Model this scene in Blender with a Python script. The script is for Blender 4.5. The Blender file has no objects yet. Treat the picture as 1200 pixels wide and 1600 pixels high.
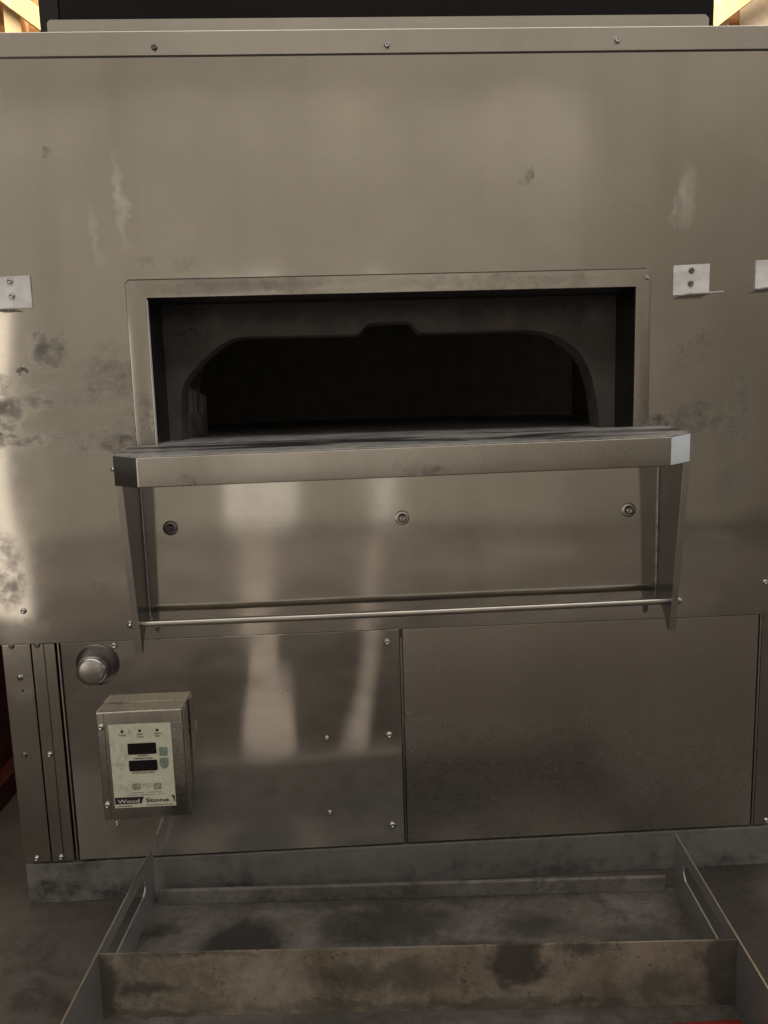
import bpy, bmesh, math, random
from mathutils import Vector, Matrix
random.seed(7)
S = bpy.context.scene
C = S.collection

# ------------------------------------------------------------------ camera
cam_d = bpy.data.cameras.new('camera')
cam = bpy.data.objects.new('camera', cam_d)
C.objects.link(cam)
cam_d.sensor_fit = 'VERTICAL'; cam_d.sensor_height = 36.0; cam_d.lens = 27.0
cam_d.clip_start = 0.02; cam_d.clip_end = 60
r = Vector((0.99857718, -0.04508941, -0.02847019))
u = Vector((0.03468162, 0.14359071, 0.98902927))
f = Vector((0.04050669, 0.98860945, -0.14495018))
m = Matrix((r, u, -f)).transposed().to_4x4()
m.translation = Vector((0.0, -1.469, 1.05))
cam.matrix_world = m
S.camera = cam

# ------------------------------------------------------------------ world, lamps, exposure
w = bpy.data.worlds.new('World'); S.world = w; w.use_nodes = True
w.node_tree.nodes['Background'].inputs[0].default_value = (0.90, 0.87, 0.83, 1)
w.node_tree.nodes['Background'].inputs[1].default_value = 0.085

def area(name, loc, aim, sx, sy, power, col):
    d = bpy.data.lights.new(name, 'AREA'); d.shape = 'RECTANGLE'
    d.size = sx; d.size_y = sy; d.energy = power; d.color = col
    o = bpy.data.objects.new(name, d); C.objects.link(o)
    o.location = loc
    o.rotation_euler = (Vector(aim) - Vector(loc)).to_track_quat('-Z', 'Y').to_euler()
    return o

# roof lights of the room, above and behind the camera: they light the added rear wall, the floor and the oven
area('roof_light', (0.7, -2.7, 4.9), (0.7, -3.3, 0.0), 10.5, 1.6, 168.0, (1.0, 0.935, 0.84))
# doorway far left behind the camera
area('doorway_light', (-2.11, -2.20, 0.78), (-2.11, 0.0, 0.78), 1.12, 1.45, 6.2, (1.0, 0.875, 0.74))
# added unseen lamps: floor fill, upright strips and floor beams for the steel to reflect
o = area('floor_fill_light', (-1.2, -3.45, 3.4), (-1.2, -3.5, 0.0), 6.5, 2.2, 104.0, (1.0, 0.93, 0.83)); o.data.spread = math.radians(75)  # added fill that brightens the far floor in the reflections
area('strip_fill_light_wide', (-0.73, -4.55, 1.02), (-0.73, 0.0, 1.02), 0.40, 1.9, 1.15, (1.0, 0.92, 0.84))  # upright strips made up for the pale reflections
area('strip_fill_light_narrow', (0.28, -4.55, 1.02), (0.28, 0.0, 1.02), 0.14, 1.9, 0.36, (1.0, 0.92, 0.84))
def beam(name, x0, y0, x1, y1, wid, power, col):
    o = area(name, ((x0 + x1) / 2, (y0 + y1) / 2, 3.0), ((x0 + x1) / 2, (y0 + y1) / 2, 0), wid, math.hypot(x1 - x0, y1 - y0), power, col)
    o.rotation_euler = (0, 0, math.atan2(x1 - x0, -(y1 - y0)))
    o.data.spread = math.radians(1.0)
beam('floor_fill_beam_wide', -0.265, -0.62, -0.73, -4.4, 0.125, 4.3, (1.0, 0.92, 0.84))  # overhead lamps added to lay bright strips along the floor
beam('floor_fill_beam_narrow', -0.050, -0.62, 0.25, -4.4, 0.055, 1.8, (1.0, 0.92, 0.84))
# cool window on the right-hand side
area('side_window_light', (3.2, -0.2, 1.2), (0.0, -0.2, 1.1), 2.6, 1.7, 9.5, (0.88, 0.93, 1.0))
# daylight on the framed wall far behind the oven
area('rear_room_light', (0.2, 1.05, 3.6), (0.2, 2.3, 2.6), 4.0, 0.6, 150.0, (1.0, 0.86, 0.66))

S.view_settings.view_transform = 'Standard'
S.view_settings.look = 'None'
S.view_settings.gamma = 1.0
S.view_settings.exposure = 0.0
S.view_settings.use_curve_mapping = False

# ------------------------------------------------------------------ material helpers
class NT:
    def __init__(s, name):
        s.m = bpy.data.materials.new(name); s.m.use_nodes = True
        s.t = s.m.node_tree; s.n = s.t.nodes
        s.b = s.n['Principled BSDF']
        tc = s.n.new('ShaderNodeTexCoord'); s.P = tc.outputs['Object']
    def link(s, a, b): s.t.links.new(a, b)
    def put(s, v, sock):
        if hasattr(v, 'is_output'): s.link(v, sock)
        else: sock.default_value = v
    def noise(s, scale, detail=4, rough=.55, dist=0.0, vec=None, stretch=None, off=0.0):
        v = vec or s.P
        if stretch or off:
            mp = s.n.new('ShaderNodeMapping'); s.link(v, mp.inputs[0])
            mp.inputs['Scale'].default_value = stretch or (1, 1, 1)
            mp.inputs['Location'].default_value = (off, off * .7, off * 1.3); v = mp.outputs[0]
        n = s.n.new('ShaderNodeTexNoise'); s.link(v, n.inputs['Vector'])
        n.inputs['Scale'].default_value = scale; n.inputs['Detail'].default_value = detail
        n.inputs['Roughness'].default_value = rough; n.inputs['Distortion'].default_value = dist
        return n.outputs[0]
    def ramp(s, v, a, b, lo=0.0, hi=1.0, smooth=True):
        n = s.n.new('ShaderNodeMapRange'); n.interpolation_type = 'SMOOTHSTEP' if smooth else 'LINEAR'
        s.put(v, n.inputs[0]); n.inputs[1].default_value = a; n.inputs[2].default_value = b
        n.inputs[3].default_value = lo; n.inputs[4].default_value = hi
        return n.outputs[0]
    def math(s, op, a, b=0.0, c=None, clamp=False):
        n = s.n.new('ShaderNodeMath'); n.operation = op; n.use_clamp = clamp
        s.put(a, n.inputs[0]); s.put(b, n.inputs[1])
        if c is not None: s.put(c, n.inputs[2])
        return n.outputs[0]
    def mix(s, fac, a, b):
        n = s.n.new('ShaderNodeMix'); n.data_type = 'RGBA'
        s.put(fac, n.inputs[0])
        for v, k in ((a, 6), (b, 7)):
            if hasattr(v, 'is_output'): s.link(v, n.inputs[k])
            else: n.inputs[k].default_value = (*v[:3], 1)
        return n.outputs[2]
    def blob(s, cx, cz, rx, rz, ang=0.0, axes=(0, 2), hard=0.0):
        """soft patch with a wandering outline; 1 in the middle, 0 at the rim"""
        wp = getattr(s, '_warp', None)
        if wp is None:
            n = s.n.new('ShaderNodeTexNoise'); s.link(s.P, n.inputs['Vector']); n.inputs['Scale'].default_value = 26
            n.inputs['Detail'].default_value = 4; n.inputs['Roughness'].default_value = .65
            q = s.n.new('ShaderNodeVectorMath'); q.operation = 'MULTIPLY_ADD'; s.link(n.outputs['Color'], q.inputs[0])
            q.inputs[1].default_value = (.06, .06, .06); s.link(s.P, q.inputs[2])
            q2 = s.n.new('ShaderNodeVectorMath'); q2.operation = 'SUBTRACT'; s.link(q.outputs[0], q2.inputs[0]); q2.inputs[1].default_value = (.03, .03, .03)
            wp = s._warp = q2.outputs[0]
        mp = s.n.new('ShaderNodeMapping'); mp.vector_type = 'TEXTURE'; s.link(wp, mp.inputs[0])
        loc, sc, ro = [0, 0, 0], [1e4, 1e4, 1e4], [0, 0, 0]
        loc[axes[0]], loc[axes[1]] = cx, cz; sc[axes[0]], sc[axes[1]] = rx * 1.25, rz * 1.25
        ro[3 - axes[0] - axes[1]] = -ang if axes == (0, 2) else ang
        mp.inputs['Location'].default_value = loc; mp.inputs['Scale'].default_value = sc; mp.inputs['Rotation'].default_value = ro
        g = s.n.new('ShaderNodeTexGradient'); g.gradient_type = 'SPHERICAL'; s.link(mp.outputs[0], g.inputs[0])
        return g.outputs['Fac']
    def fin(s, base=None, rough=None, metal=None, bump=None, spec=None):
        I = s.b.inputs
        if base is not None:
            if hasattr(base, 'is_output'): s.link(base, I['Base Color'])
            else: I['Base Color'].default_value = (*base[:3], 1)
        if rough is not None: s.put(rough, I['Roughness'])
        if metal is not None: s.put(metal, I['Metallic'])
        if spec is not None: s.put(spec, I['Specular IOR Level'])
        if bump is not None: s.link(bump, I['Normal'])
        return s.m
    def bump(s, h, dist, strength=1.0, prev=None):
        n = s.n.new('ShaderNodeBump'); s.link(h, n.inputs['Height'])
        n.inputs['Distance'].default_value = dist; n.inputs['Strength'].default_value = strength
        if prev is not None: s.link(prev, n.inputs['Normal'])
        return n.outputs[0]

def steel(name, base=(.56, .535, .49), rough=.22, wave=.012, wscale=2.4, soot=(), pale=(), haze=.06, grime=.25, aniso=.0,
          seed=0.0, soot_scale=30, spots=.0, wstretch=(1, 1, .45), film=None):
    t = NT(name)
    cloud = t.noise(2.2, 5, .6, .4, off=seed + 3)
    fine = t.noise(34, 4, .65, off=seed + 1)
    streak = t.noise(14, 3, .5, stretch=(1, 1, .06), off=seed)
    scr = t.noise(90, 2, .5, stretch=(.02, 1, 1), off=seed)
    c = t.mix(t.ramp(cloud, .35, .7), base, tuple(v * (1 - grime * .55) for v in base))
    c = t.mix(t.math('MULTIPLY', t.ramp(streak, .45, .75), grime * .45), c, (base[0] * .55, base[1] * .52, base[2] * .47))
    c = t.mix(t.math('MULTIPLY', t.ramp(fine, .55, .8), grime * .3), c, tuple(v * .5 for v in base))
    c = t.mix(t.math('MULTIPLY', t.ramp(t.noise(260, 2, .5, stretch=(.012, 1, 1), off=seed), .35, .75), .06), c, tuple(v * .62 for v in base))
    rg = t.math('ADD', rough - haze * .5, t.math('MULTIPLY', cloud, haze))
    rg = t.math('ADD', rg, t.math('MULTIPLY', t.ramp(fine, .4, .8), haze * .6))
    rg = t.math('ADD', rg, t.math('MULTIPLY', t.ramp(scr, .5, .7), haze * .25))
    metal = 1.0
    if film:                       # dry dust film low on the sheet; its pale colour lifts the dark reflection
        k, zt, zb = film
        sp_ = t.n.new('ShaderNodeSeparateXYZ'); t.link(t.P, sp_.inputs[0])
        fm = t.math('MULTIPLY', t.ramp(t.math('ADD', sp_.outputs[2], t.math('MULTIPLY', cloud, .10)), zt + .05, zb + .05), k)
        fm = t.math('MULTIPLY', fm, t.ramp(fine, .2, .7, .75, 1.0))
        c = t.mix(fm, c, (.33, .315, .295))
        metal = t.math('SUBTRACT', metal, fm, clamp=True)
        rg = t.math('ADD', rg, t.math('MULTIPLY', fm, .30), clamp=True)
    if soot:
        big = t.ramp(t.math('ADD', t.math('MULTIPLY', t.noise(soot_scale * .42, 6, .6, .3, stretch=(.5, 1, 1.2), off=seed + 9), .55), t.math('MULTIPLY', t.noise(soot_scale * 1.5, 6, .6, .2, off=seed + 8), .45)), .38, .66)
        tot = None
        for b in soot:
            k = b[4] if len(b) > 4 else 1.0
            thr = b[5] if len(b) > 5 else .5
            v = t.blob(*b[:4], ang=(b[6] if len(b) > 6 else 0.0))
            # patchy edge: noise eats into the blob
            v = t.math('MULTIPLY', t.math('MULTIPLY', big, t.ramp(v, 0, .55)), k * (2.0 - thr) * .72)
            tot = v if tot is None else t.math('MAXIMUM', tot, v)
        tot = t.math('MULTIPLY', tot, .95, clamp=True)
        c = t.mix(tot, c, (.030, .028, .030))
        rg = t.math('ADD', rg, t.math('MULTIPLY', tot, .35), clamp=True)
        metal = t.math('SUBTRACT', metal, t.math('MULTIPLY', tot, .8), clamp=True)
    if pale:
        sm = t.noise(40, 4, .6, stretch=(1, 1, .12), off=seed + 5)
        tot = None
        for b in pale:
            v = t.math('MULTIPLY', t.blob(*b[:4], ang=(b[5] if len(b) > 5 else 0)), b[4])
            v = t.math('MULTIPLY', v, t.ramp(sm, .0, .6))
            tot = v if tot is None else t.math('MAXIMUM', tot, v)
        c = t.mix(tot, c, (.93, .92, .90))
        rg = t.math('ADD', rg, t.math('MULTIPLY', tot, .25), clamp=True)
    if spots:
        sp = t.noise(120, 2, .5, off=seed + 2)
        v = t.math('MULTIPLY', t.ramp(sp, .70, .78), spots)
        c = t.mix(v, c, (.05, .045, .04))
    wv = t.noise(wscale, 2, .45, .2, stretch=wstretch, off=seed + 4)
    b = t.bump(wv, wave)
    b = t.bump(fine, .00002, 1.0, b)
    if aniso:
        t.b.inputs['Anisotropic'].default_value = aniso
        tg = t.n.new('ShaderNodeTangent'); tg.direction_type = 'UV_MAP'
        t.link(tg.outputs[0], t.b.inputs['Tangent'])
    return t.fin(c, rg, metal, b)

def plain(name, col, rough=.6, metal=0.0, var=.25, scale=20, bumpd=.0006):
    t = NT(name)
    n = t.noise(scale, 5, .6)
    c = t.mix(t.ramp(n, .3, .75), col, tuple(v * (1 - var) for v in col))
    return t.fin(c, t.math('ADD', rough - .06, t.math('MULTIPLY', n, .12)), metal, t.bump(n, bumpd))

M = {}
# ---- the big front sheet: soot smudges where hands and peels touched it
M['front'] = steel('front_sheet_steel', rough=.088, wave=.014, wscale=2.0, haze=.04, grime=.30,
    soot=[(-.552, 1.160, .032, .040, .75, .52, .6), (-.600, 1.120, .010, .008, .8, .35), (-.52, 1.075, .11, .028, .6, .40),
          (-.44, 1.075, .075, .085, .55, .50), (-.425, 1.02, .055, .065, .5, .48), (-.50, .985, .17, .022, .75, .30), (-.63, .995, .10, .018, .7, .42),
          (-.64, 1.055, .04, .045, .7, .50), (-.66, 1.10, .05, .02, .7, .5), (-.665, .745, .035, .075, .45, .40), (-.60, .618, .09, .028, .3, .45),
          (-.519, 1.506, .010, .011, .8, .22), (.339, 1.448, .020, .009, .55, .25, .9), (-.36, 1.31, .02, .01, .3, .4), (-.30, 1.305, .03, .012, .3, .45),
          (-.388, .972, .030, .020, .95, .30),
          (.672, 1.140, .038, .016, .75, .47, .6), (.640, 1.130, .012, .016, .7, .45), (.672, 1.112, .03, .012, .55, .47), (.636, 1.095, .02, .02, .5, .48),
          (.672, .998, .055, .032, .70, .42), (.755, 1.0, .024, .085, .60, .40), (.740, .90, .03, .09, .35, .45), (.590, .985, .022, .025, .9, .30),
          (.70, .74, .06, .05, .35, .5), (-.50, .70, .02, .02, .5, .45), (-.415, 1.0, .015, .10, .35, .45)],
    pale=[(-.398, 1.412, .010, .085, .5, .06), (-.448, 1.355, .008, .06, .25, .10), (.640, 1.405, .016, .055, .75), (.618, 1.385, .006, .032, .55)])  # pale streaks: highlights of dents painted into the colour
M['trim'] = steel('trim_steel', rough=.30, wave=.006, grime=.25, seed=4)
M['frame'] = steel('mouth_frame_steel', base=(.53, .505, .46), rough=.17, wave=.006, grime=.6, seed=6, haze=.08,
    soot=[(-.375, 1.03, .02, .06, .55, .42), (.56, 1.0, .02, .05, .6, .4), (-.2, 1.262, .2, .012, .3, .48), (.3, 1.262, .2, .012, .3, .48), (-.385, .985, .03, .014, .9, .3)])
M['panel_l'] = steel('lower_panel_steel', rough=.055, wave=.009, wscale=2.6, haze=.03, grime=.22, seed=11, spots=.5, film=(.26, .40, .30),
    soot=[(-.535, .49, .03, .012, .3, .45)])
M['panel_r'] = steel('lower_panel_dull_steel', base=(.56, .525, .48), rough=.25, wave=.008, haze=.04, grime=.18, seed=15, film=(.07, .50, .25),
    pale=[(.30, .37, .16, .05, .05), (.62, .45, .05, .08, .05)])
M['strip'] = steel('corner_strip_steel', rough=.17, wave=.008, grime=.45, seed=19, soot=[(-.66, .50, .03, .03, .2, .45)])
M['shelf'] = steel('shelf_front_steel', rough=.24, wave=.006, grime=.4, seed=23,
    soot=[(-.28, .925, .018, .012, .7, .42), (.14, .928, .02, .012, .6, .45), (.45, .955, .03, .012, .3, .5), (.1, .94, .03, .02, .3, .5)])
M['bracket'] = steel('bracket_steel', base=(.24, .24, .25), rough=.30, wave=.004, grime=.4, seed=27)
M['bracket_edge'] = steel('bracket_edge_steel', base=(.58, .56, .53), rough=.32, wave=.003, grime=.3, seed=28)
M['rod'] = steel('rod_steel', base=(.58, .56, .52), rough=.30, wave=.001, grime=.4, seed=31)
M['chrome'] = steel('screw_steel', base=(.66, .65, .63), rough=.14, wave=.0, grime=.35, seed=33)
M['dark_screw'] = steel('tarnished_screw_steel', base=(.20, .20, .20), rough=.30, wave=.0, grime=.4, seed=35)
M['cap'] = steel('cap_steel', base=(.60, .59, .57), rough=.30, wave=.001, grime=.4, seed=37)
M['flange'] = steel('tarnished_flange_steel', base=(.13, .122, .115), rough=.36, wave=.0, grime=.6, seed=39)
M['box'] = steel('control_box_steel', rough=.25, wave=.004, grime=.3, seed=41, haze=.10)
M['galv'] = steel('galvanised_plinth', base=(.22, .212, .205), rough=.55, wave=.002, grime=.8, seed=45, haze=.15, film=(.50, .9, .8), soot_scale=26, spots=.4,
    soot=[(-.35, .10, .25, .05, .6, .5), (.1, .12, .5, .03, .35, .52), (.74, .10, .50, .30, .50, .2), (-.70, .09, .34, .25, .75, .1), (.1, .055, 1.4, .05, .7, .2), (.2, .09, .25, .04, .4, .4), (-.2, .11, .2, .03, .4, .4)])
M['body'] = steel('body_side_steel', base=(.4, .39, .37), rough=.4, seed=49)
t = NT('hook_aluminium')
n = t.noise(30, 4)
M['hook'] = t.fin(t.mix(t.ramp(n, .3, .7), (.90, .90, .91), (.74, .74, .75)), .45, .20, t.bump(t.noise(9, 3), .02))

# dark gap behind joints
M['gasket'] = plain('heat_seal_grime', (.06, .055, .055), .8)
M['gap'] = plain('joint_shadow_black', (.012, .011, .011), .8)
# sooty liner, firebrick arch, chamber
M['liner'] = steel('sooty_liner_steel', base=(.16, .16, .18), rough=.34, wave=.004, grime=.6, seed=53)
t = NT('arch_ceramic')
n = t.noise(9, 6, .65, .4); n2 = t.noise(70, 4)
sep = t.n.new('ShaderNodeSeparateXYZ'); t.link(t.P, sep.inputs[0])
c = t.mix(t.ramp(n, .3, .7), (.105, .091, .083), (.062, .056, .053))
head_dark = t.math('MULTIPLY', t.ramp(t.math('ADD', sep.outputs[2], t.math('MULTIPLY', n, .07)), 1.225, 1.275), .85)   # darker towards the head
mark = t.math('MULTIPLY', t.math('MAXIMUM', t.blob(-.312, 1.190, .044, .011), t.blob(.47, 1.193, .03, .009)), t.ramp(t.noise(150, 2, .5, .8), .50, .56))
c = t.mix(head_dark, c, (.02, .018, .017)); c = t.mix(t.math('MULTIPLY', mark, .8), c, (.012, .011, .012))
M['arch'] = t.fin(c, .85, 0, t.bump(n2, .0015))
M['chamber'] = plain('chamber_soot', (.28, .26, .24), .95, bumpd=.004)
t = NT('hearth_stone')
n = t.noise(14, 6, .65, .5); n2 = t.noise(90, 4)
M['hearth'] = t.fin(t.mix(t.ramp(n, .35, .65), (.36, .36, .37), (.18, .18, .19)), .8, 0, t.bump(n2, .0015))
# shelf top: worn, with burnt streaks running along it
t = NT('shelf_top_worn_steel')
n = t.noise(7, 5, .6, .6, stretch=(.35, 2.2, 1)); n2 = t.noise(40, 4, .6)
c = t.mix(t.ramp(n2, .35, .75), (.52, .515, .505), (.34, .33, .32))
burn = t.math('MULTIPLY', t.math('MAXIMUM', t.math('MAXIMUM', t.ramp(t.blob(.10, -.060, .70, .045, axes=(0, 1)), 0, .35), t.ramp(t.blob(-.12, -.012, .6, .030, axes=(0, 1)), 0, .35)), t.blob(.42, -.125, .16, .03, axes=(0, 1))), t.ramp(n, .40, .56))
c = t.mix(t.math('MULTIPLY', burn, .92), c, (.018, .017, .018))
M['shelf_top'] = t.fin(c, t.math('ADD', .42, t.math('MULTIPLY', n2, .15)), .25, t.bump(n2, .0006))

# tray: scorched mild steel
def traymat(name, base, soots, seed, rough=.45):
    t = NT(name)
    n = t.noise(5, 6, .65, .5, off=seed); n2 = t.noise(70, 4, off=seed); n3 = t.noise(17, 8, .72, .3, off=seed + 3); n4 = t.noise(45, 5, .6, off=seed + 1)
    c = t.mix(t.ramp(n, .30, .70), base, (base[0] * .48, base[1] * .45, base[2] * .42))
    c = t.mix(t.math('MULTIPLY', t.ramp(n4, .45, .75), .35), c, (base[0] * 1.35, base[1] * 1.3, base[2] * 1.25))
    rust = t.math('MULTIPLY', t.ramp(t.noise(9, 5, .6, .4, off=seed + 7), .55, .75), .45)
    c = t.mix(rust, c, (.085, .050, .035))
    tot = t.math('MAXIMUM', t.math('MULTIPLY', t.ramp(n3, .48, .72), .75), t.math('MULTIPLY', t.ramp(t.noise(95, 3, .6, off=seed), .62, .70), .8))
    for b in soots:
        v = t.blob(*b[:4], axes=b[6] if len(b) > 6 else (0, 2))
        v = t.math('MULTIPLY', t.ramp(t.math('ADD', t.math('MULTIPLY', n3, .75), t.math('MULTIPLY', v, .55)), b[5] + .12, b[5] + .55), t.math('MULTIPLY', t.ramp(v, 0, .42), b[4]))
        tot = t.math('MAXIMUM', tot, v)
    c = t.mix(t.math('MULTIPLY', tot, .88), c, (.016, .0145, .0135))
    return t.fin(c, t.math('ADD', t.math('ADD', rough, t.math('MULTIPLY', n, .1)), t.math('MULTIPLY', tot, .3), clamp=True),
                 t.math('SUBTRACT', .5, t.math('MULTIPLY', tot, .45), clamp=True), t.bump(n2, .0006, 1.0, t.bump(n, .004)))
XY = (0, 1)
M['tray_floor'] = traymat('tray_floor_scorched', (.27, .25, .232),
    [(-.235, -.185, .085, .10, 1.0, -.12, XY), (-.39, -.11, .06, .03, .8, .30, XY), (.04, -.13, .16, .08, .9, .22, XY), (-.02, -.25, .12, .07, .9, .2, XY),
     (.16, -.25, .18, .07, 1.0, .12, XY), (.32, -.15, .12, .05, .8, .3, XY), (.1, -.05, .6, .03, .7, .25, XY), (.50, -.21, .09, .06, .7, .3, XY), (.1, -.345, .6, .03, .6, .2, XY)], 2)
M['tray_wall'] = traymat('tray_divider_scorched', (.42, .375, .31),
    [(-.37, .105, .08, .022, .9, .3), (-.28, .168, .18, .014, .8, .36), (.02, .12, .16, .04, .8, .3), (.12, .064, .6, .018, .7, .30), (.24, .14, .055, .06, 1, .15),
     (.34, .165, .06, .02, .9, .3), (-.36, .060, .2, .014, .7, .28), (.47, .09, .09, .05, .8, .3), (-.437, .11, .03, .09, .9, .2), (.585, .11, .04, .09, .9, .1)], 5)
M['tray_lip'] = traymat('tray_lip_dusty', (.33, .32, .30), [(.0, .06, .4, .01, .5, .35)], 8)
M['tray_side'] = steel('tray_side_steel', base=(.50, .50, .52), rough=.24, wave=.012, wscale=4, grime=.5, seed=61, film=(.40, .9, .8))
M['tray_edge'] = plain('tray_edge_bright_steel', (.52, .49, .44), .3, 1.0)

# ground and surroundings
t = NT('floor_concrete')
n = t.noise(2.2, 6, .6, .5); n2 = t.noise(40, 5)
c = t.mix(t.ramp(n, .32, .68), (.112, .098, .086), (.050, .041, .035))
c = t.mix(t.math('MULTIPLY', t.ramp(t.noise(6, 7, .7, .4, off=2.0), .48, .70), .75), c, (.030, .022, .017))
c = t.mix(t.math('MULTIPLY', t.ramp(t.noise(180, 2), .62, .72), .5), c, (.20, .18, .16))
M['floor'] = t.fin(c, .75, 0, t.bump(n2, .002))
t = NT('wall_paint')
n = t.noise(.55, 4, .6, .3, stretch=(1.6, 1, .25), off=4.0); n2 = t.noise(5, 4)
M['paint'] = t.fin(t.mix(t.ramp(n, .38, .66), (.58, .563, .517), (.53, .513, .470)), .85, 0, t.bump(n2, .002))
M['red'] = plain('red_painted_steel', (.070, .008, .010), .45, 0, .45, 9)
M['red_bar'] = plain('red_bar_paint', (.22, .014, .010), .5, 0, .3, 20)
M['black'] = plain('black_hood_paint', (.0045, .0042, .0046), .9, 0, .3, 8)
M['black2'] = plain('dark_grey_edge_paint', (.022, .022, .026), .8, 0, .3, 8)
t = NT('osb_board')
v = t.n.new('ShaderNodeTexVoronoi'); v.inputs['Scale'].default_value = 16
mp = t.n.new('ShaderNodeMapping'); mp.inputs['Scale'].default_value = (1, 1, 1.9); t.link(t.P, mp.inputs[0]); t.link(mp.outputs[0], v.inputs[0])
n = t.noise(30, 4, .6, .6)
c = t.mix(t.ramp(t.math('ADD', t.math('MULTIPLY', v.outputs['Distance'], .6), t.math('MULTIPLY', n, .6)), .25, .8), (.55, .30, .11), (.30, .13, .04))
M['osb'] = t.fin(c, .8, 0, t.bump(n, .002))
t = NT('pine_stud')
n = t.noise(10, 4, .6, .8, stretch=(1, 1, .12))
M['pine'] = t.fin(t.mix(t.ramp(n, .35, .65), (.80, .66, .40), (.64, .48, .26)), .6, 0, t.bump(n, .001))
M['pale'] = plain('pale_sheathing', (.70, .60, .48), .7, 0, .3, 10)

# label
t = NT('label_film')
n = t.noise(60, 4, .6, .5); n2 = t.noise(120, 4)
c = t.mix(t.ramp(n, .35, .75), (.66, .67, .55), (.56, .57, .46))
sm = t.math('MULTIPLY', t.math('MAXIMUM', t.math('MAXIMUM', t.blob(-.478, .405, .012, .012), t.blob(-.447, .430, .008, .014)), t.blob(-.465, .370, .014, .035)), t.ramp(n2, .4, .65))
M['label'] = t.fin(t.mix(t.math('MULTIPLY', sm, .6), c, (.22, .23, .20)), .45, 0)
M['ink'] = plain('label_ink', (.016, .014, .018), .5, var=.1)
M['faded_ink'] = plain('faded_label_ink', (.30, .31, .27), .6, var=.2, scale=400)
M['small_ink'] = plain('small_print_ink', (.045, .045, .045), .6, var=.1)
M['small_print'] = plain('worn_small_print', (.16, .16, .15), .6, var=.2, scale=300)
M['display'] = plain('display_glass', (.012, .008, .010), .18, var=.1)
M['button'] = plain('worn_button', (.26, .33, .28), .5, var=.4, scale=150)
M['label_white'] = plain('label_white_ink', (.62, .63, .56), .5, var=.1)

# ------------------------------------------------------------------ mesh helpers
def add_uv(me):
    uv = me.uv_layers.new(name='UVMap')
    for l in me.loops:
        co = me.vertices[l.vertex_index].co
        uv.data[l.index].uv = (co.x + co.y * .37, co.z + co.y * .21)

def link(name, me, mat, parent=None, loc=None):
    if isinstance(mat, str): mat = M[mat]
    if not me.materials: me.materials.append(mat)
    o = bpy.data.objects.new(name, me); C.objects.link(o)
    if parent is not None:
        o.parent = parent
    L = Vector(loc) if loc is not None else Vector((0, 0, 0))
    off = Vector((0, 0, 0)); p = parent
    while p is not None:
        off += p.location; p = p.parent
    o.location = L - off
    return o

def to_mesh(name, bm, smooth=False, uv=True):
    bmesh.ops.recalc_face_normals(bm, faces=bm.faces)
    me = bpy.data.meshes.new(name); bm.to_mesh(me); bm.free()
    if smooth:
        for p in me.polygons: p.use_smooth = True
    if uv: add_uv(me)
    return me

def box_bm(x0, x1, y0, y1, z0, z1, bev=0.0, bm=None):
    nb = bmesh.new()
    bmesh.ops.create_cube(nb, size=1)
    bmesh.ops.scale(nb, vec=(x1 - x0, y1 - y0, z1 - z0), verts=nb.verts)
    bmesh.ops.translate(nb, vec=((x0 + x1) / 2, (y0 + y1) / 2, (z0 + z1) / 2), verts=nb.verts)
    if bev: bmesh.ops.bevel(nb, geom=nb.edges[:], offset=bev, segments=2, affect='EDGES', profile=.7)
    if bm is None: return nb
    me = bpy.data.meshes.new('tmp'); nb.to_mesh(me); nb.free(); bm.from_mesh(me); bpy.data.meshes.remove(me)
    return bm

def box(name, x0, x1, y0, y1, z0, z1, mat, parent=None, bev=0.0):
    return link(name, to_mesh(name, box_bm(x0, x1, y0, y1, z0, z1, bev)), mat, parent)

def prism_bm(poly, axis, a, b, bev=0.0):
    """poly in the two other axes, extruded along axis from a to b"""
    bm = bmesh.new()
    def P(p, k):
        return {'X': (k, p[0], p[1]), 'Y': (p[0], k, p[1]), 'Z': (p[0], p[1], k)}[axis]
    va = [bm.verts.new(P(p, a)) for p in poly]; vb = [bm.verts.new(P(p, b)) for p in poly]
    n = len(poly)
    fa = bm.faces.new(va); fb = bm.faces.new(vb[::-1])
    for i in range(n): bm.faces.new((va[i], vb[i], vb[(i + 1) % n], va[(i + 1) % n]))
    if bev:
        bmesh.ops.recalc_face_normals(bm, faces=bm.faces)
        bmesh.ops.bevel(bm, geom=bm.edges[:], offset=bev, segments=2, affect='EDGES', profile=.7)
    bm.normal_update()
    bmesh.ops.triangulate(bm, faces=[x for x in bm.faces if len(x.verts) > 4], ngon_method='EAR_CLIP')
    return bm

def lathe_bm(prof, seg=24, axis='Y'):
    """prof: (radius, along) pairs; along axis (Y negative = towards the viewer)"""
    bm = bmesh.new(); rings = []
    for rr, h in prof:
        if rr < 1e-6:
            p = {'Y': (0, h, 0), 'X': (h, 0, 0)}[axis]; rings.append([bm.verts.new(p)])
        else:
            ring = []
            for i in range(seg):
                a = 2 * math.pi * i / seg; c_, s_ = rr * math.cos(a), rr * math.sin(a)
                ring.append(bm.verts.new({'Y': (c_, h, s_), 'X': (h, c_, s_)}[axis]))
            rings.append(ring)
    for A, B in zip(rings, rings[1:]):
        for i in range(seg):
            j = (i + 1) % seg
            if len(A) == 1 and len(B) == 1: continue
            if len(A) == 1: bm.faces.new((A[0], B[i], B[j]))
            elif len(B) == 1: bm.faces.new((A[i], B[0], A[j]))
            else: bm.faces.new((A[i], B[i], B[j], A[j]))
    return bm

def autosmooth(o, deg=35):
    me = o.data
    for p in me.polygons: p.use_smooth = True
    try: me.set_sharp_from_angle(angle=math.radians(deg))
    except Exception: pass
    return o

def tag(o, label, cat, group=None):
    o['label'] = label; o['category'] = cat
    if group: o['group'] = group
    return o

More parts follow.
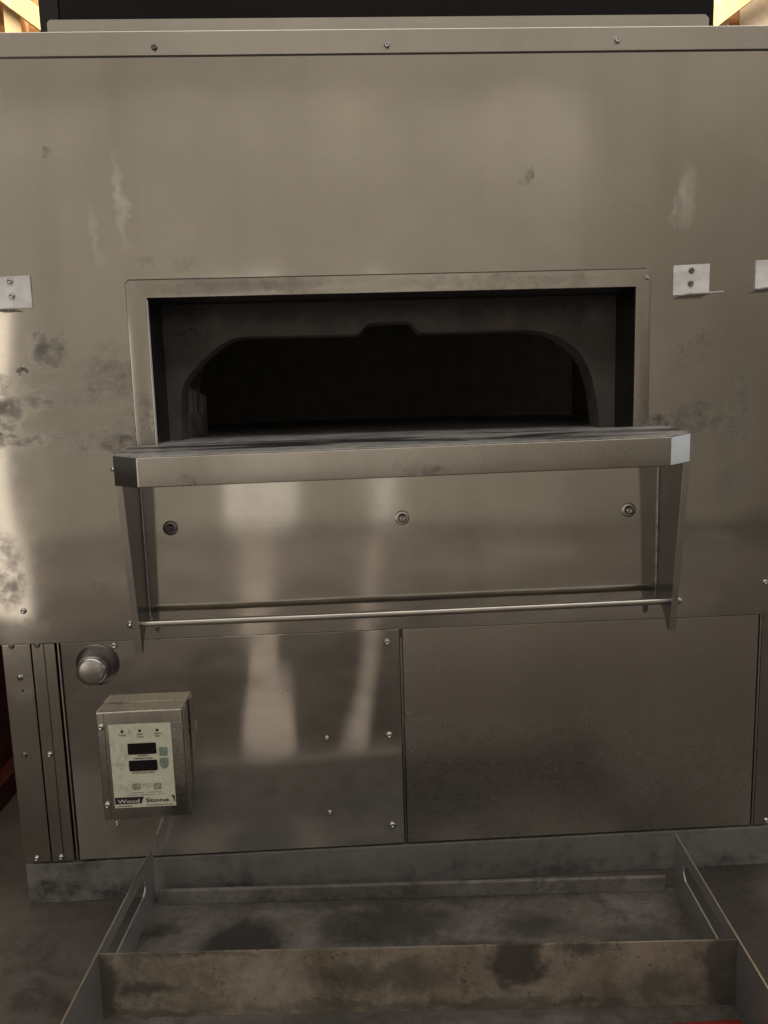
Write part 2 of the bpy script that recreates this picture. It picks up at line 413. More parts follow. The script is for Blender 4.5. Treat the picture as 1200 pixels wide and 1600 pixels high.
def empty(name, loc):
    o = bpy.data.objects.new(name, None); C.objects.link(o); o.location = loc; o.empty_display_size = .1
    return o

# ------------------------------------------------------------------ setting
FZ = .050
o = box('floor', -12, 12, -12, 12, FZ - .1, FZ, 'floor'); o['kind'] = 'structure'

o = box('added_rear_wall', -7, 7, -4.75, -4.6, FZ, 5.2, 'paint'); o['kind'] = 'structure'  # unseen wall added behind the camera for the steel to reflect
# framed wall behind the oven
wall = empty('wall', (0, 2.25, FZ)); wall['kind'] = 'structure'
xs = [-3.66, -2.44, -1.22, 0.0, 1.22 + .62, 3.06, 4.28]
for i in range(len(xs) - 1):
    box('board', xs[i] + .003, xs[i + 1] - .003, 2.25, 2.262, FZ, 2.44, 'osb' if xs[i] < 1.5 else 'pale', wall)
    box('board', xs[i] + .003, xs[i + 1] - .003, 2.25, 2.262, 2.446, 3.9, 'osb' if xs[i] < 1.5 else 'pale', wall)
for x in (-3.2, -2.6, -2.0, -1.385, -.79, -.18, .43, 1.04, 1.715, 2.25, 2.86, 3.5):
    box('stud', x - .035, x + .035, 2.16, 2.249, FZ, 3.9, 'pine', wall, .003)
def brace(x0, z0, x1, z1, wd, y):
    d = Vector((x1 - x0, 0, z1 - z0)); n_ = Vector((-d.z, 0, d.x)).normalized() * wd / 2
    poly = [(x0 + n_.x, z0 + n_.z), (x1 + n_.x, z1 + n_.z), (x1 - n_.x, z1 - n_.z), (x0 - n_.x, z0 - n_.z)]
    link('brace', to_mesh('brace', prism_bm(poly, 'Y', y - .04, y, .002)), 'pine', wall)
brace(-2.0, 3.25, -.95, 2.46, .075, 2.155)
brace(1.45, 2.52, 2.35, 3.15, .075, 2.155)

# ------------------------------------------------------------------ the oven
OX = .089
oven = empty('pizza_oven', (OX, .6, FZ))
tag(oven, 'large soot-smudged stainless steel deck oven with arched mouth and front shelf', 'oven')
XL, XR = -.692, .872

# screws -----------------------------------------------------------
def screw_mesh(name, rad, h, mat, washer=0.0):
    prof = []
    if washer: prof += [(washer, .0005), (washer, -.0012), (washer * .94, -.0020), (rad * 1.06, -.0020)]
    k = -.0020 if washer else 0.0
    prof += [(rad, k + (.0005 if not washer else 0)), (rad * .98, k - h * .35), (rad * .86, k - h * .70), (rad * .62, k - h * .93), (rad * .40, k - h), (rad * .30, k - h * .62), (0, k - h * .50)]
    me = to_mesh(name, lathe_bm(prof, 14), smooth=True)
    me.materials.append(M[mat]); return me
SM = {'s': screw_mesh('screw', .0058, .0045, 'chrome'), 'd': screw_mesh('screw', .0056, .0040, 'dark_screw'),
      'big': screw_mesh('screw', .0085, .0075, 'chrome', washer=.0145), 'm': screw_mesh('screw', .0070, .0052, 'chrome'),
      'tiny': screw_mesh('screw', .0048, .0040, 'chrome'), 'bigd': screw_mesh('screw', .0080, .0070, 'dark_screw', washer=.0145)}
def screw(kind, x, z, parent, y=0.0):
    o = link('screw', SM[kind], None, parent, (x, y, z))
    return o

# body shell behind the sheets
box('shell', XL + .012, XR - .012, .045, 1.5, .14, 1.690, 'body', oven, .004)   # replaced below by an open-fronted shell
bpy.data.objects.remove(bpy.data.objects['shell'])
bm = bmesh.new()
box_bm(XL + .010, XL + .014, .02, 1.5, .14, 1.690, bm=bm); box_bm(XR - .014, XR - .010, .02, 1.5, .14, 1.690, bm=bm)
box_bm(XL + .014, XR - .014, 1.496, 1.5, .14, 1.690, bm=bm); box_bm(XL + .014, XR - .014, .02, 1.496, 1.686, 1.690, bm=bm)
box_bm(XL + .014, XR - .014, .02, 1.496, .14, .144, bm=bm)
link('shell', to_mesh('shell', bm), 'body', oven)
bm = box_bm(XL + .02, XR - .02, .0195, .0198, .146, .598)
link('liner_sheet', to_mesh('liner_sheet', bm), 'dark_screw', oven)

# upper front sheet with the mouth cut out
def sheet_with_hole(x0, x1, z0, z1, hx0, hx1, hz0, hz1, y0, y1):
    bm = bmesh.new(); X = [x0, hx0, hx1, x1]; Z = [z0, hz0, hz1, z1]; g = {}
    for k, y in enumerate((y0, y1)):
        for i in range(4):
            for j in range(4): g[i, j, k] = bm.verts.new((X[i], y, Z[j]))
    for i in range(3):
        for j in range(3):
            if i == 1 and j == 1: continue
            bm.faces.new((g[i, j, 0], g[i + 1, j, 0], g[i + 1, j + 1, 0], g[i, j + 1, 0]))
            bm.faces.new((g[i, j, 1], g[i, j + 1, 1], g[i + 1, j + 1, 1], g[i + 1, j, 1]))
    for i in range(3):
        for j in (0, 3): bm.faces.new((g[i, j, 0], g[i + 1, j, 0], g[i + 1, j, 1], g[i, j, 1]))
        for ii in (0, 3): bm.faces.new((g[ii, i, 0], g[ii, i + 1, 0], g[ii, i + 1, 1], g[ii, i, 1]))
    for (a, b) in (((1, 1), (2, 1)), ((2, 1), (2, 2)), ((2, 2), (1, 2)), ((1, 2), (1, 1))):
        bm.faces.new((g[a[0], a[1], 0], g[b[0], b[1], 0], g[b[0], b[1], 1], g[a[0], a[1], 1]))
    return bm
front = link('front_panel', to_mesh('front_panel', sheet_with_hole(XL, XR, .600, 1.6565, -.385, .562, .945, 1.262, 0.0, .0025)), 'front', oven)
screw('bigd', -.350, .818, front); screw('big', .095, .822, front); screw('big', .540, .822, front)
screw('s', -.641, .666, front); screw('s', .821, .666, front)

# top trim band with its folded return, cap strip set back
bm = box_bm(XL, XR, -.0045, .0022, 1.6585, 1.698, .0012)
trim = link('top_trim', to_mesh('top_trim', bm), 'trim', oven)
box('joint', XL + .002, XR - .002, .0005, .002, 1.6566, 1.6585, 'dark_screw', oven)
for x, z, k in ((-.319, 1.671, 'd'), (.089, 1.671, 's'), (.503, 1.675, 's')): screw(k, x, z, trim, -.0045)
bm = prism_bm([(-.519, 1.692), (-.519, 1.737), (-.514, 1.742), (.688, 1.742), (.6945, 1.735), (.6945, 1.692)], 'Y', .050, .110, 0)
link('top_cap', to_mesh('top_cap', bm), 'trim', oven)

# mouth frame: three mitred bars, rolled inner edge
def frame_bar(pts_out, pts_in, y0, y1):
    poly = pts_out + pts_in[::-1]
    return prism_bm(poly, 'Y', y0, y1, .0022)
fx0, fx1, fz0, fz1 = -.400, .5745, .960, 1.2775
ix0, ix1, iz1 = -.363, .545, 1.246
frame = link('mouth_frame', to_mesh('mouth_frame', prism_bm(
    [(fx0, fz0), (fx0, fz1 - .006), (fx0 + .006, fz1), (fx1 - .010, fz1), (fx1, fz1 - .010), (fx1, fz0), (ix1, fz0), (ix1, iz1), (ix0, iz1), (ix0, fz0)], 'Y', -.0055, -.0002, .0012)), 'frame', oven)
autosmooth(frame, 30)
gk = [(fx0 - .0016, fz0), (fx0 - .0016, fz1 - .004), (fx0 + .005, fz1 + .0022), (fx1 - .010, fz1 + .0022), (fx1 + .0012, fz1 - .010), (fx1 + .0012, fz0), (fx1 - .004, fz0), (fx1 - .004, fz1 - .006), (fx0 + .004, fz1 - .006), (fx0 + .004, fz0)]
link('frame_gasket', to_mesh('frame_gasket', prism_bm(gk, 'Y', -.0012, -.0001)), 'gasket', frame)
# rolled bright edge of the left reveal
bm = bmesh.new(); ra_ = []
for z in (fz0, iz1 - .004):
    ra_.append([bm.verts.new((ix0 - .0006 + .0030 * math.cos(a * math.pi / 6), -.0035 + .0030 * math.sin(a * math.pi / 6), z)) for a in range(12)])
for i in range(12): bm.faces.new((ra_[0][i], ra_[0][(i + 1) % 12], ra_[1][(i + 1) % 12], ra_[1][i]))
link('rolled_edge', to_mesh('rolled_edge', bm, smooth=True), 'chrome', frame)
screw('tiny', .566, 1.262, frame, -.0055)
# jambs and head going in to the arch
for nm, x0, x1 in (('jamb', ix0 - .003, ix0), ('jamb', ix1, ix1 + .003)):
    box(nm, x0, x1, -.0002, .100, .950, iz1 + .003, 'liner', oven)
box('mouth_head', ix0, ix1, -.0002, .100, iz1, iz1 + .003, 'liner', oven)
# ceramic arch plate
arc = [(-.3385, .965), (-.3375, 1.029), (-.334, 1.075), (-.325, 1.098), (-.310, 1.116), (-.291, 1.135), (-.270, 1.153), (-.252, 1.166), (-.231, 1.1765), (-.212, 1.1805), (-.193, 1.1815),
       (.012, 1.180), (.024, 1.1815), (.030, 1.187), (.036, 1.196), (.046, 1.2015), (.085, 1.203), (.122, 1.203), (.132, 1.199), (.140, 1.187), (.146, 1.1815), (.156, 1.180),
       (.345, 1.181), (.372, 1.180), (.400, 1.175), (.424, 1.167), (.448, 1.152), (.470, 1.134), (.486, 1.110), (.497, 1.082), (.505, 1.045), (.511, 1.004), (.513, .965)]
poly = [(ix0 + .0005, .965), (ix0 + .0005, iz1 - .001), (ix1 - .0005, iz1 - .001), (ix1 - .0005, .965)] + arc[::-1]
link('arch_plate', to_mesh('arch_plate', prism_bm(poly, 'Y', .100, .165, 0)), 'arch', oven)
# inner jamb blocks and slotted burner guard on the left
guard = box('burner_guard', -.362, -.342, .166, .41, .966, 1.030, 'hearth', oven, .002)
for i in range(6):
    y = .185 + i * .042
    bm = prism_bm([(y, 1.0302), (y + .012, 1.0302), (y + .018, 1.092 - i * .004), (y + .006, 1.092 - i * .004)], 'X', -.346, -.3405)
    link('guard_slat', to_mesh('guard_slat', bm), 'hearth', guard)
# hearth and domed chamber
bm = box_bm(-.66, .84, .1003, 1.42, .940, .9805)
link('hearth', to_mesh('hearth', bm), 'hearth', oven)
bm = box_bm(ix0 + .001, ix1 - .001, .0005, .100, .940, .9800)
link('hearth_sill', to_mesh('hearth_sill', bm), 'hearth', oven)
bm = bmesh.new(); seg, rn = 40, 12; rings = []
for j in range(rn + 1):
    a = math.pi / 2 * j / rn; rings.append([])
    for i in range(seg):
        b = 2 * math.pi * i / seg
        rings[-1].append(bm.verts.new((.089 + .735 * math.cos(a) ** .6 * math.cos(b), .82 + .635 * math.cos(a) ** .6 * math.sin(b), .981 + .485 * math.sin(a))))
for A, B in zip(rings, rings[1:]):
    for i in range(seg):
        ymid = (A[i].co.y + B[(i + 1) % seg].co.y) / 2; xm = A[i].co.x
        if A[i].co.y < .42 and A[i].co.z < 1.30 and abs(xm - .089) < .50: continue      # opening of the dome
        bm.faces.new((A[i], A[(i + 1) % seg], B[(i + 1) % seg], B[i]))
link('chamber', to_mesh('chamber', bm, smooth=True), 'chamber', oven)
bm = bmesh.new()
box_bm(-.42, .60, .166, .60, 1.25, 1.26, bm=bm); box_bm(-.43, -.42, .166, .60, .966, 1.26, bm=bm); box_bm(.60, .61, .166, .60, .966, 1.26, bm=bm)
link('chamber_throat', to_mesh('chamber_throat', bm), 'gasket', oven)

# ---- shelf: folded sheet with clipped corners, tipping a little towards the left and front
def shelf_z(x, y):     # top surface
    return .9675 + (x - .09) * .0085 + (y + .15) * .072
sx0, sx1, c0, c1, yf, yc = -.4165, .6125, -.3645, .5590, -.150, -.107
bm = bmesh.new()
out = [(sx0, -.0008), (sx0, yc), (c0, yf), (c1, yf), (sx1, yc), (sx1, -.0008)]
top = [bm.verts.new((x, y, shelf_z(x, y))) for x, y in out]
topf = bm.faces.new(top)
low = [bm.verts.new((x, y, shelf_z(x, -.15) - .0515 + (y + .15) * .03)) for x, y in out]
for i in range(5): bm.faces.new((top[i], top[i + 1], low[i + 1], low[i]))
bm.faces.new(low[::-1])
bmesh.ops.bevel(bm, geom=[e for e in bm.edges if e.calc_length() > .04 and not (abs(e.verts[0].co.y) < .01 and abs(e.verts[1].co.y) < .01)], offset=.0022, segments=3, affect='EDGES', profile=.6)
shelf = link('shelf', to_mesh('shelf', bm), 'shelf', oven)
autosmooth(shelf, 50)
bm = bmesh.new()
ins = [(sx0 + .006, -.001), (sx0 + .006, yc - .001), (c0 + .003, yf + .0055), (c1 - .003, yf + .0055), (sx1 - .006, yc - .001), (sx1 - .006, -.001)]
a_ = [bm.verts.new((x, y, shelf_z(x, y) + .0022)) for x, y in ins]; b_ = [bm.verts.new((x, y, shelf_z(x, y) - .0015)) for x, y in ins]
bm.faces.new(a_); bm.faces.new(b_[::-1])
for i in range(6): bm.faces.new((a_[i], b_[i], b_[(i + 1) % 6], a_[(i + 1) % 6]))
link('shelf_top', to_mesh('shelf_top', bm), 'shelf_top', shelf)
# little nut on the shelf's left end
bm = lathe_bm([(.0045, .001), (.0045, -.006), (.003, -.008), (0, -.0085)], 10, 'X')
link('nut', to_mesh('nut', bm, smooth=True), 'chrome', shelf, (sx0 - .001, -.092, .942))

# ---- brackets: tapering side plates with a folded front flange
def bracket(xin, side):
    root = None
    zt = .9125 if side < 0 else .9185
    zb = .5960
    yt, yb = -.110, -.068
    fl = .0115
    # plate in the YZ plane, bottom corner cut away in a curve
    pts = [(-.0006, zt), (yt, zt), (yb, zb - .0005), (yb + .010, zb - .0005), (-.046, .6165), (-.030, .634), (-.016, .640), (-.0006, .640)]
    x0, x1 = (xin - .0022, xin) if side < 0 else (xin, xin + .0022)
    pl = link('bracket', to_mesh('bracket', prism_bm(pts, 'X', x0, x1)), 'bracket', oven)
    # front flange folded outwards
    q = [(yt - .0022, zt), (yt, zt), (yb, zb), (yb - .0022, zb)]
    xa, xb = (xin - fl, xin + .0004) if side < 0 else (xin - .0004, xin + fl)
    link('flange', to_mesh('flange', prism_bm(q, 'X', xa, xb, .0006)), 'bracket_edge', pl)
    # weld bead in the corner with the front sheet
    bx = xin + .0012 if side < 0 else xin - .0012
    bm = bmesh.new(); rnd = random.Random(3 + side); prev = None
    for k in range(60):
        z = .645 + (zt - .650) * k / 59; rr = .0016 + rnd.random() * .0013
        ring = [bm.verts.new((bx + rr * math.cos(a), -.0015 + rr * math.sin(a), z)) for a in (0, 1.57, 3.14, 4.71)]
        if prev:
            for i in range(4): bm.faces.new((prev[i], prev[(i + 1) % 4], ring[(i + 1) % 4], ring[i]))
        prev = ring
    link('weld_bead', to_mesh('weld_bead', bm, smooth=True), 'bracket_edge', pl)
    return pl
bracket(-.402, -1); bracket(.599, 1)
# ---- rail between the brackets
ra, rb = Vector((-.4145, -.055, .6465)), Vector((.612, -.055, .6510))
bm = bmesh.new(); L = (rb - ra).length; seg = 16; prev = None
for k in range(9):
    x = -.412 + (.6095 + .412) * k / 8; z = ra.z + (rb.z - ra.z) * k / 8 - .0012 * math.sin(math.pi * k / 8)
    ring = [bm.verts.new((x, -.055 + .0068 * math.cos(2 * math.pi * i / seg), z + .0068 * math.sin(2 * math.pi * i / seg))) for i in range(seg)]
    if prev:
        for i in range(seg): bm.faces.new((prev[i], prev[(i + 1) % seg], ring[(i + 1) % seg], ring[i]))
    else: bm.faces.new(ring)
    prev = ring
bm.faces.new(prev)
rail = link('towel_rail', to_mesh('towel_rail', bm), 'rod', oven); autosmooth(rail, 40)
nutp = [(.0098, .0), (.0098, -.0045), (.0088, -.0055), (.0082, -.0075), (.0080, -.0105), (.0066, -.0135), (.0036, -.0155), (0, -.016)]
nl = link('acorn_nut', to_mesh('acorn_nut', lathe_bm(nutp, 14, 'X'), smooth=True), 'chrome', rail, (-.4138, -.055, .6465))
nr = link('acorn_nut', to_mesh('acorn_nut', lathe_bm([(a, -b) for a, b in nutp], 14, 'X'), smooth=True), 'chrome', rail, (.6110, -.055, .6510))

# ---- lower panels
def lower_panel(x0, x1, mat):
    return link('access_panel', to_mesh('access_panel', box_bm(x0, x1, .0035, .0062, .1405, .5978, .0008)), mat, oven)
pl = lower_panel(-.5785, .0830, 'panel_l')
for x, z, k in ((-.475, .589, 'm'), (.059, .573, 'm'), (.058, .378, 'm'), (.059, .182, 'm'), (-.068, .378, 'tiny'), (-.068, .217, 'tiny'), (-.498, .216, 's'), (-.548, .530, 'd')):
    screw(k, x, z, pl, .0035)
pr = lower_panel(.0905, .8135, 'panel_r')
# centre joint: thin folded lip that stops short of the top
box('joint_lip', .0853, .0882, .0050, .0080, .1405, .5790, 'bracket_edge', oven, .0008)
# left corner strips
s1 = link('corner_strip', to_mesh('corner_strip', box_bm(-.6905, -.6372, .0030, .0056, .1405, .5978, .0008)), 'strip', oven)
for x, z, k in ((-.672, .5955, 'd'), (-.668, .371, 'd'), (-.665, .149, 's')): screw(k, x, z, s1, .003)
# pressed dimple and open hole on the strip
bm = lathe_bm([(.0022, -.0002), (0, -.0003)], 10); link('hole', to_mesh('hole', bm), 'gap', s1, (-.659, .003, .505))
bm = lathe_bm([(.007, .0002), (.006, -.0006), (.003, -.0014), (0, -.0016)], 14); link('dimple', to_mesh('dimple', bm, smooth=True), 'strip', s1, (-.661, .003, .532))
bm = bmesh.new()
s2 = link('corner_strip', to_mesh('corner_strip', prism_bm([(-.6338, .0056), (-.6338, .0026), (-.6120, .0026), (-.6108, .0052), (-.6096, .0026), (-.5905, .0026), (-.5905, .0056)], 'Z', .1405, .5978)), 'strip', oven)
for x, z, k in ((-.623, .5955, 'd'), (-.619, .370, 's'), (-.616, .149, 's')): screw(k, x, z, s2, .0026)
bm = bmesh.new()
for (za, zb) in ((.1405, .606),):
    rg = []
    for z in (za, zb): rg.append([bm.verts.new((-.5850 + .0026 * math.cos(a * math.pi / 5), .0075 + .0026 * math.sin(a * math.pi / 5), z)) for a in range(10)])
    for i in range(10): bm.faces.new((rg[0][i], rg[0][(i + 1) % 10], rg[1][(i + 1) % 10], rg[1][i]))
link('bead_trim', to_mesh('bead_trim', bm, smooth=True), 'bracket_edge', oven)
# right corner strip
s3 = link('corner_strip', to_mesh('corner_strip', box_bm(.8215, .8705, .0030, .0056, .1405, .5978, .0008)), 'strip', oven)
screw('s', .848, .149, s3, .003); screw('s', .848, .371, s3, .003); screw('d', .848, .5955, s3, .003)
box('joint_lip', .8160, .8195, .0020, .0060, .1405, .5990, 'bracket_edge', oven, .0008)
# plinth, with a shadow gap above, and skids down to the floor
link('base_plinth', to_mesh('base_plinth', box_bm(-.688, .868, .0015, .045, FZ + .0005, .1350, .0015)), 'galv', oven)
for x0 in (-.62, .10, .74): box('skid', x0, x0 + .07, .08, 1.45, FZ, .1345, 'body', oven)
box('base_frame', -.66, .84, .046, 1.45, .1348, .1398, 'body', oven)

# ---- round vent cap
cap = link('vent_cap', to_mesh('vent_cap', lathe_bm([(.0195, -.008), (.0195, -.0215), (.0255, -.022), (.0280, -.0245), (.0288, -.035), (.0280, -.0405), (.0252, -.0442), (.019, -.0462), (0, -.0472)], 40)), 'cap', oven, (-.510, .0035, .552))
autosmooth(cap, 38)
autosmooth(link('cap_flange', to_mesh('cap_flange', lathe_bm([(.0415, .0004), (.0415, -.003), (.039, -.0050), (.031, -.0085), (.022, -.0105), (.0196, -.0120)], 40)), 'flange', cap, (-.510, .0035, .552)), 38)
screw('d', -.536, .520, cap, .0035)

# ---- control box
bx0, bx1, bz0, bz1, byf = -.5070, -.3428, .2495, .4710, -.042
cb = empty('control_box', Vector(((bx0 + bx1) / 2, 0, bz0)) - oven.location); cb.parent = oven
bm = prism_bm([(bx0, bz0), (bx0, bz1), (bx1, bz1), (bx1, bz0)], 'Y', byf, .0033, 0)
bmesh.ops.bevel(bm, geom=bm.edges[:], offset=.0025, segments=3, affect='EDGES', profile=.6)
hb = link('housing', to_mesh('housing', bm), 'box', cb); autosmooth(hb, 50)
# lid edge folded back over the right side, lower corner bent out
link('lid_flange', to_mesh('lid_flange', prism_bm([(byf + .003, bz1 - .004), (-.008, bz1 - .004), (-.006, bz0 + .050), (-.014, bz0 + .022), (-.030, bz0 + .006), (byf + .003, bz0 - .003)], 'X', bx1 + .0006, bx1 + .0024)), 'bracket_edge', cb)
link('lid_seam', to_mesh('lid_seam', box_bm(bx0 + .014, bx0 + .0146, byf - .0006, byf + .002, bz0 + .004, bz1 - .004)), 'dark_screw', cb)
for x, z in ((-.4992, .4415), (-.4992, .2805)): screw('m', x, z, cb, byf)
ly = byf - .0008
# label plate, a touch askew like the photo's
lx0, lx1, lz0, lz1 = -.4848, -.3662, .2735, .4450
link('label_plate', to_mesh('label_plate', box_bm(lx0, lx1, ly, byf + .001, lz0, lz1, .0003)), 'label', cb)
W_, H_ = lx1 - lx0, lz1 - lz0
def LP(uu, vv): return lx0 + uu * W_, lz1 - vv * H_          # from the top-left corner of the label
def rrect(name, u0, v0, u1, v1, rad, mat, th=.0006):
    (x0, z1), (x1, z0) = LP(u0, v0), LP(u1, v1); pts = []
    for cx, cz, a0 in ((x1 - rad, z1 - rad, 0), (x0 + rad, z1 - rad, 90), (x0 + rad, z0 + rad, 180), (x1 - rad, z0 + rad, 270)):
        for k in range(5):
            a = math.radians(a0 + k * 22.5); pts.append((cx + rad * math.cos(a), cz + rad * math.sin(a)))
    return link(name, to_mesh(name, prism_bm(pts, 'Y', ly - th, ly + .0001)), mat, cb)
def text(s, uu, vv, h, mat, width=None, align='CENTER', bold=0.0, shear=0.0, dy=.0002):
    cu = bpy.data.curves.new('lettering', 'FONT'); cu.body = s; cu.size = 1.0; cu.align_x = align; cu.offset = bold; cu.shear = shear
    cu.resolution_u = 2
    tmp = bpy.data.objects.new('lettering_tmp', cu); C.objects.link(tmp)
    bpy.context.view_layer.update()
    me = bpy.data.meshes.new_from_object(tmp.evaluated_get(bpy.context.evaluated_depsgraph_get()))
    C.objects.unlink(tmp); bpy.data.objects.remove(tmp); bpy.data.curves.remove(cu)
    xsv = [v.co.x for v in me.vertices]; ysv = [v.co.y for v in me.vertices]
    wid = max(xsv) - min(xsv); capH = .73
    sz = h / capH; sx = sz
    if width: sx = width / wid
    x, z = LP(uu, vv)
    for v in me.vertices:
        v.co = (v.co.x * sx, 0.0, v.co.y * sz)
    me.materials.clear(); me.materials.append(M[mat])
    return link('lettering', me, mat, cb, (x, ly - dy, z))
dot = to_mesh('indicator_light', lathe_bm([(.0029, .0001), (.0029, -.0005), (.0022, -.0011), (0, -.0014)], 14), smooth=True); dot.materials.append(M['ink'])
for uu in (.215, .50, .78):
    x, z = LP(uu, .083 - .002 * uu); link('indicator_light', dot, None, cb, (x, ly, z))
text('POWER', .215, .138, .0030, 'small_ink', .0145, bold=.035)
text('MAIN', .50, .130, .0028, 'small_ink', .0115, bold=.035); text('FLAME', .50, .162, .0028, 'small_ink', .0128, bold=.035)
text('HEARTH', .79, .130, .0028, 'small_ink', .0165, bold=.035); text('HEAT', .775, .160, .0028, 'small_ink', .0100, bold=.035)
rrect('display_window', .285, .228, .745, .360, .0025, 'display', .0010)
rrect('display_window', .285, .433, .745, .560, .0025, 'display', .0010)
text('HEARTH', .515, .389, .0030, 'small_ink', .0205, bold=.035); text('TEMPERATURE', .515, .420, .0030, 'small_ink', .0370, bold=.035)
text('HEARTH SET POINT', .510, .592, .0031, 'small_ink', .0455, bold=.035)
rrect('push_button', .790, .285, .925, .390, .0025, 'button', .0008)
b2 = rrect('push_button', .785, .415, .930, .515, .0030, 'button', .0008)
x, z = LP(.858, .508); link('push_button_wear', to_mesh('push_button_wear', lathe_bm([(.0068, -.0003), (0, -.0004)], 16)), 'button', cb, (x, ly, z))
# faded pictogram row: dial between two worn boxes of small print
rs = random.Random(5)
def print_rows(u0, u1, v0, v1, rows, mat, fill=.8):
    for k in range(rows):
        v = v0 + (v1 - v0) * k / max(1, rows - 1); x = u0
        while x < u1:
            wl = .015 + rs.random() * .035
            if rs.random() < fill: rrect('small_print', x, v - .0042, min(u1, x + wl), v + .0042, .0002, mat, .0001)
            x += wl + .008
print_rows(.105, .285, .722, .792, 4, 'faded_ink')
rrect('pictogram', .300, .708, .450, .788, .0050, 'faded_ink', .0001)
x, z = LP(.385, .752)
link('pictogram', to_mesh('pictogram', prism_bm([(x - .0048, z - .0036), (x - .0030, z - .0042), (x + .0052, z + .0030), (x + .0036, z + .0042)], 'Y', ly - .0003, ly)), 'label_white', cb)
link('pictogram', to_mesh('pictogram', prism_bm([(x - .0052, z - .0046), (x - .0035, z - .0046), (x + .0002, z + .0002), (x - .0014, z + .0002)], 'Y', ly - .0004, ly)), 'ink', cb)
print_rows(.470, .640, .722, .792, 4, 'faded_ink', .65)
rrect('pictogram', .655, .715, .785, .795, .0012, 'faded_ink', .0001)
x, z = LP(.72, .755)
link('pictogram', to_mesh('pictogram', prism_bm([(x - .0048, z - .0032), (x - .0038, z - .0042), (x + .0048, z + .0034), (x + .0036, z + .0042)], 'Y', ly - .0003, ly)), 'label_white', cb)
print_rows(.270, .790, .824, .824, 1, 'small_print', .95)
print_rows(.215, .845, .850, .850, 1, 'small_print', .95)
# name band: black block with a slanted end, black corner at the right
def poly_label(name, uv, mat, th=.0002):
    return link(name, to_mesh(name, prism_bm([LP(*p) for p in uv], 'Y', ly - th, ly + .0001)), mat, cb)
poly_label('name_band', [(.012, .872), (.490, .872), (.470, .895), (.455, .925), (.445, .955), (.012, .955)], 'ink')
poly_label('name_band', [(.925, .872), (.985, .872), (.985, .953), (.972, .953), (.965, .915), (.948, .888)], 'ink')
text('Wood', .235, .943, .0082, 'label_white', .0425, bold=.018, dy=.0004)
text('Stone', .700, .943, .0082, 'ink', .0450, bold=.028)
text('1-800-988-8103', .155, .986, .0026, 'small_ink', .0300, bold=.03)
text('www.woodstone-corp.com', .730, .984, .0026, 'small_ink', .0540, bold=.03)

# ---- tool hooks screwed to the front sheet
def hook(x0, x1, z0, z1, screws, lip, tilt=.0):
    bm = prism_bm([(x0, z0), (x0, z1), (x1, z1 + .002), (x1, z0 + .002)], 'Y', -.0035, -.0004, .0006)
    hk = link('tool_hook', to_mesh('tool_hook', bm), 'hook', oven)
    for (sx, sz, k) in screws: screw(k, sx, sz, hk, -.0035)
    lx0, lx1, dep, torn = lip
    # lip bent forward along the bottom, its end torn off
    bm = bmesh.new()
    pts = [(lx0, -.0012), (lx1, -.0012), (lx1 + torn, -dep), (lx0 + abs(torn) * .8, -dep * .92)]
    va = [bm.verts.new((x, y, z0 + .0010 + (x - x0) * .03 + y * .05)) for x, y in pts]; vb = [bm.verts.new((v.co.x, v.co.y, v.co.z - .0022)) for v in va]
    bm.faces.new(va); bm.faces.new(vb[::-1])
    for i in range(4): bm.faces.new((va[i], va[(i + 1) % 4], vb[(i + 1) % 4], vb[i]))
    link('lip', to_mesh('lip', bm), 'hook', hk)
hook(-.6385, -.570, 1.2315, 1.2885, ((-.605, 1.281, 's'), (-.604, 1.255, 's')), (-.638, -.606, .028, .006))
hook(.6170, .6860, 1.2285, 1.2830, ((.651, 1.273, 'd'), (.650, 1.249, 'd')), (.6300, .6860, .048, .006))
hook(.7745, .8430, 1.2370, 1.2890, ((.812, 1.279, 'd'), (.811, 1.2550, 'd')), (.7800, .8430, .042, .004))

# ------------------------------------------------------------------ black hood casing on the oven's roof, set back
hood = empty('hood_casing', (.093, .16, 1.690))
tag(hood, 'black casing standing on the oven roof behind its top edge', 'hood')
bm = box_bm(-.530, .752, .150, .9, 1.6905, 2.35, .012); link('casing', to_mesh('casing', bm), 'black', hood)
bm = prism_bm([(-.566, 1.6905), (-.566, 2.3), (-.545, 2.3), (-.5305, 1.83), (-.5305, 1.6905)], 'Y', .150, .8, 0); link('side_strip', to_mesh('side_strip', bm), 'black2', hood)

# ------------------------------------------------------------------ ash tray on the floor, turned a little
TZ0, TZ1 = FZ + .001, .172
tray = empty('ash_tray', (.08, -.25, FZ))
tag(tray, 'low scorched steel tray with tall sides on the floor below the oven', 'tray')
BL, BR = Vector((-.4296, -.020)), Vector((.626, -.064))
DL, DR = Vector((-.442, -.316)), Vector((.600, -.368))
FL_, FR_ = DL + (DL - BL) * .95, DR + (DR - BR) * .95
def quad_prism(a, b, th, z0, z1, name, mat, parent, side=1, bev=0.0, z0b=None):
    d = (b - a).normalized(); n_ = Vector((-d.y, d.x)) * th * side
    pts = [a, b, b + n_, a + n_]
    o = link(name, to_mesh(name, prism_bm([(p.x, p.y) for p in pts], 'Z', z0, z1, bev)), mat, parent); return o
bm = bmesh.new()
fp = [BL, BR, FR_, FL_]
link('tray_floor', to_mesh('tray_floor', prism_bm([(p.x, p.y) for p in fp], 'Z', TZ0, TZ0 + .003)), 'tray_floor', tray)
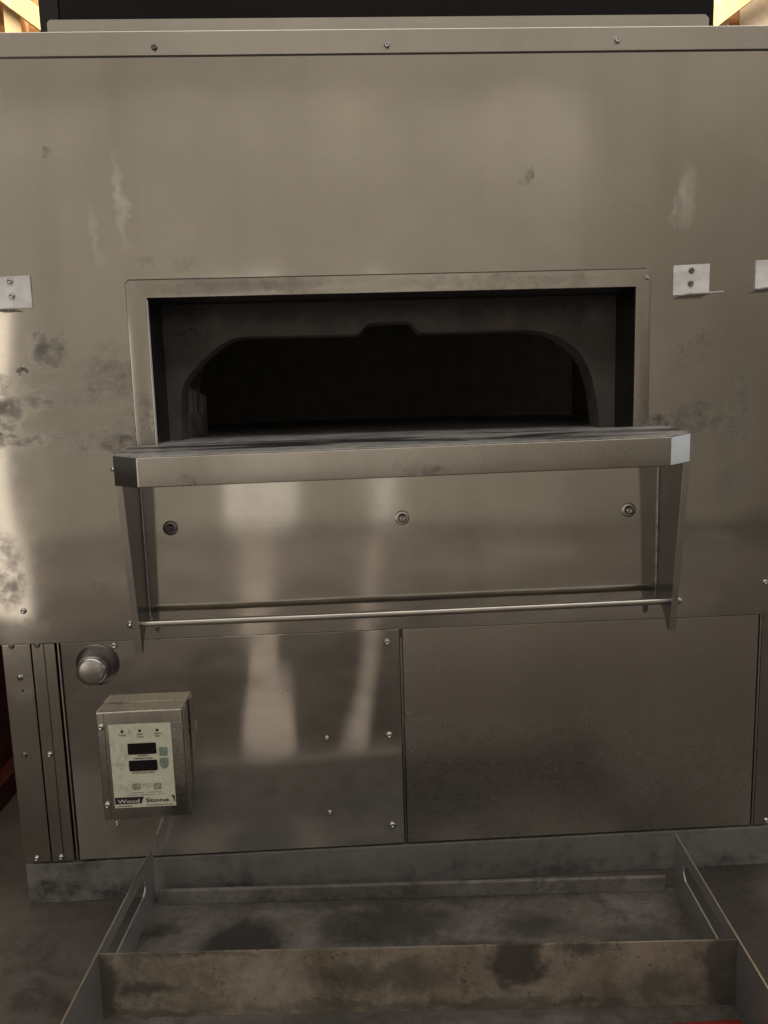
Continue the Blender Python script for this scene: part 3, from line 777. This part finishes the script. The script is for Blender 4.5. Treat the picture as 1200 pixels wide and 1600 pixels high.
def side_wall(a, b, sd):
    # sheet with a hand slot cut through it near the back
    d = (b - a).normalized(); n_ = Vector((-d.y, d.x)) * .003 * sd; L_ = (b - a).length
    bm = bmesh.new()
    sl0, sl1, sz0, sz1, z0, z1, rr = .052, .262, .110, .147, TZ0 + .0031, TZ1 - .002, .012
    def cell(pts):
        va = [bm.verts.new((*(a + d * s_), z)) for s_, z in pts]; vb = [bm.verts.new((*(a + d * s_ + n_), z)) for s_, z in pts]
        bm.faces.new(va); bm.faces.new(vb[::-1])
        for i in range(len(pts)): bm.faces.new((va[i], vb[i], vb[(i + 1) % len(pts)], va[(i + 1) % len(pts)]))
    cell([(0, z0), (L_, z0), (L_, sz0), (0, sz0)]); cell([(0, sz1), (L_, sz1), (L_, z1), (0, z1)])
    cell([(0, sz0), (sl0 + rr, sz0), (sl0 + .003, sz0 + .006), (sl0, sz0 + rr), (sl0, sz1 - rr), (sl0 + .003, sz1 - .006), (sl0 + rr, sz1), (0, sz1)])
    cell([(L_, sz1), (sl1 - rr, sz1), (sl1 - .003, sz1 - .006), (sl1, sz1 - rr), (sl1, sz0 + rr), (sl1 - .003, sz0 + .006), (sl1 - rr, sz0), (L_, sz0)])
    bm.normal_update()
    bmesh.ops.triangulate(bm, faces=[x for x in bm.faces if len(x.verts) > 4], ngon_method='EAR_CLIP')
    w_ = link('side_wall', to_mesh('side_wall', bm), 'tray_side', tray)
    # hemmed bright top edge
    quad_prism(a, b, .0036, TZ1 - .0019, TZ1, 'hem', 'tray_edge', w_, sd, .0006)
    return w_
side_wall(BL, FL_, 1); side_wall(BR, FR_, -1)
e = (DR - DL).normalized()
dv = quad_prism(DL + e * .0040, DR - e * .0040, .003, TZ0 + .0031, TZ1 - .0015, 'divider', 'tray_wall', tray, 1, .0008)
e = (BR - BL).normalized(); back = Vector((e.y, -e.x))
lipz = TZ0 + .034
lp = quad_prism(BL + e * .012 + back * .012, BR - e * .022 + back * .012, .010, TZ0 + .0031, lipz, 'back_lip', 'tray_lip', tray, 1, .0030)

# red bar in the tray's front bay
rb_ = box('red_bar', .12, .575, -.520, -.425, TZ0 + .0032, TZ0 + .030, 'red_bar', None, .004)
tag(rb_, 'red painted flat bar lying in the front bay of the tray', 'bar')

# ------------------------------------------------------------------ red machine standing left of the oven, red post to the right
rc = empty('red_cabinet', (-1.3, .9, FZ))
tag(rc, 'dark red painted steel cabinet standing left of the oven', 'cabinet')
box('side_panel', -1.75, -.955, .18, 1.9, FZ + .062, .95, 'red', rc, .004)
box('base_rail', -1.78, -.912, .16, 1.92, FZ + .0005, FZ + .0615, 'red', rc, .004)
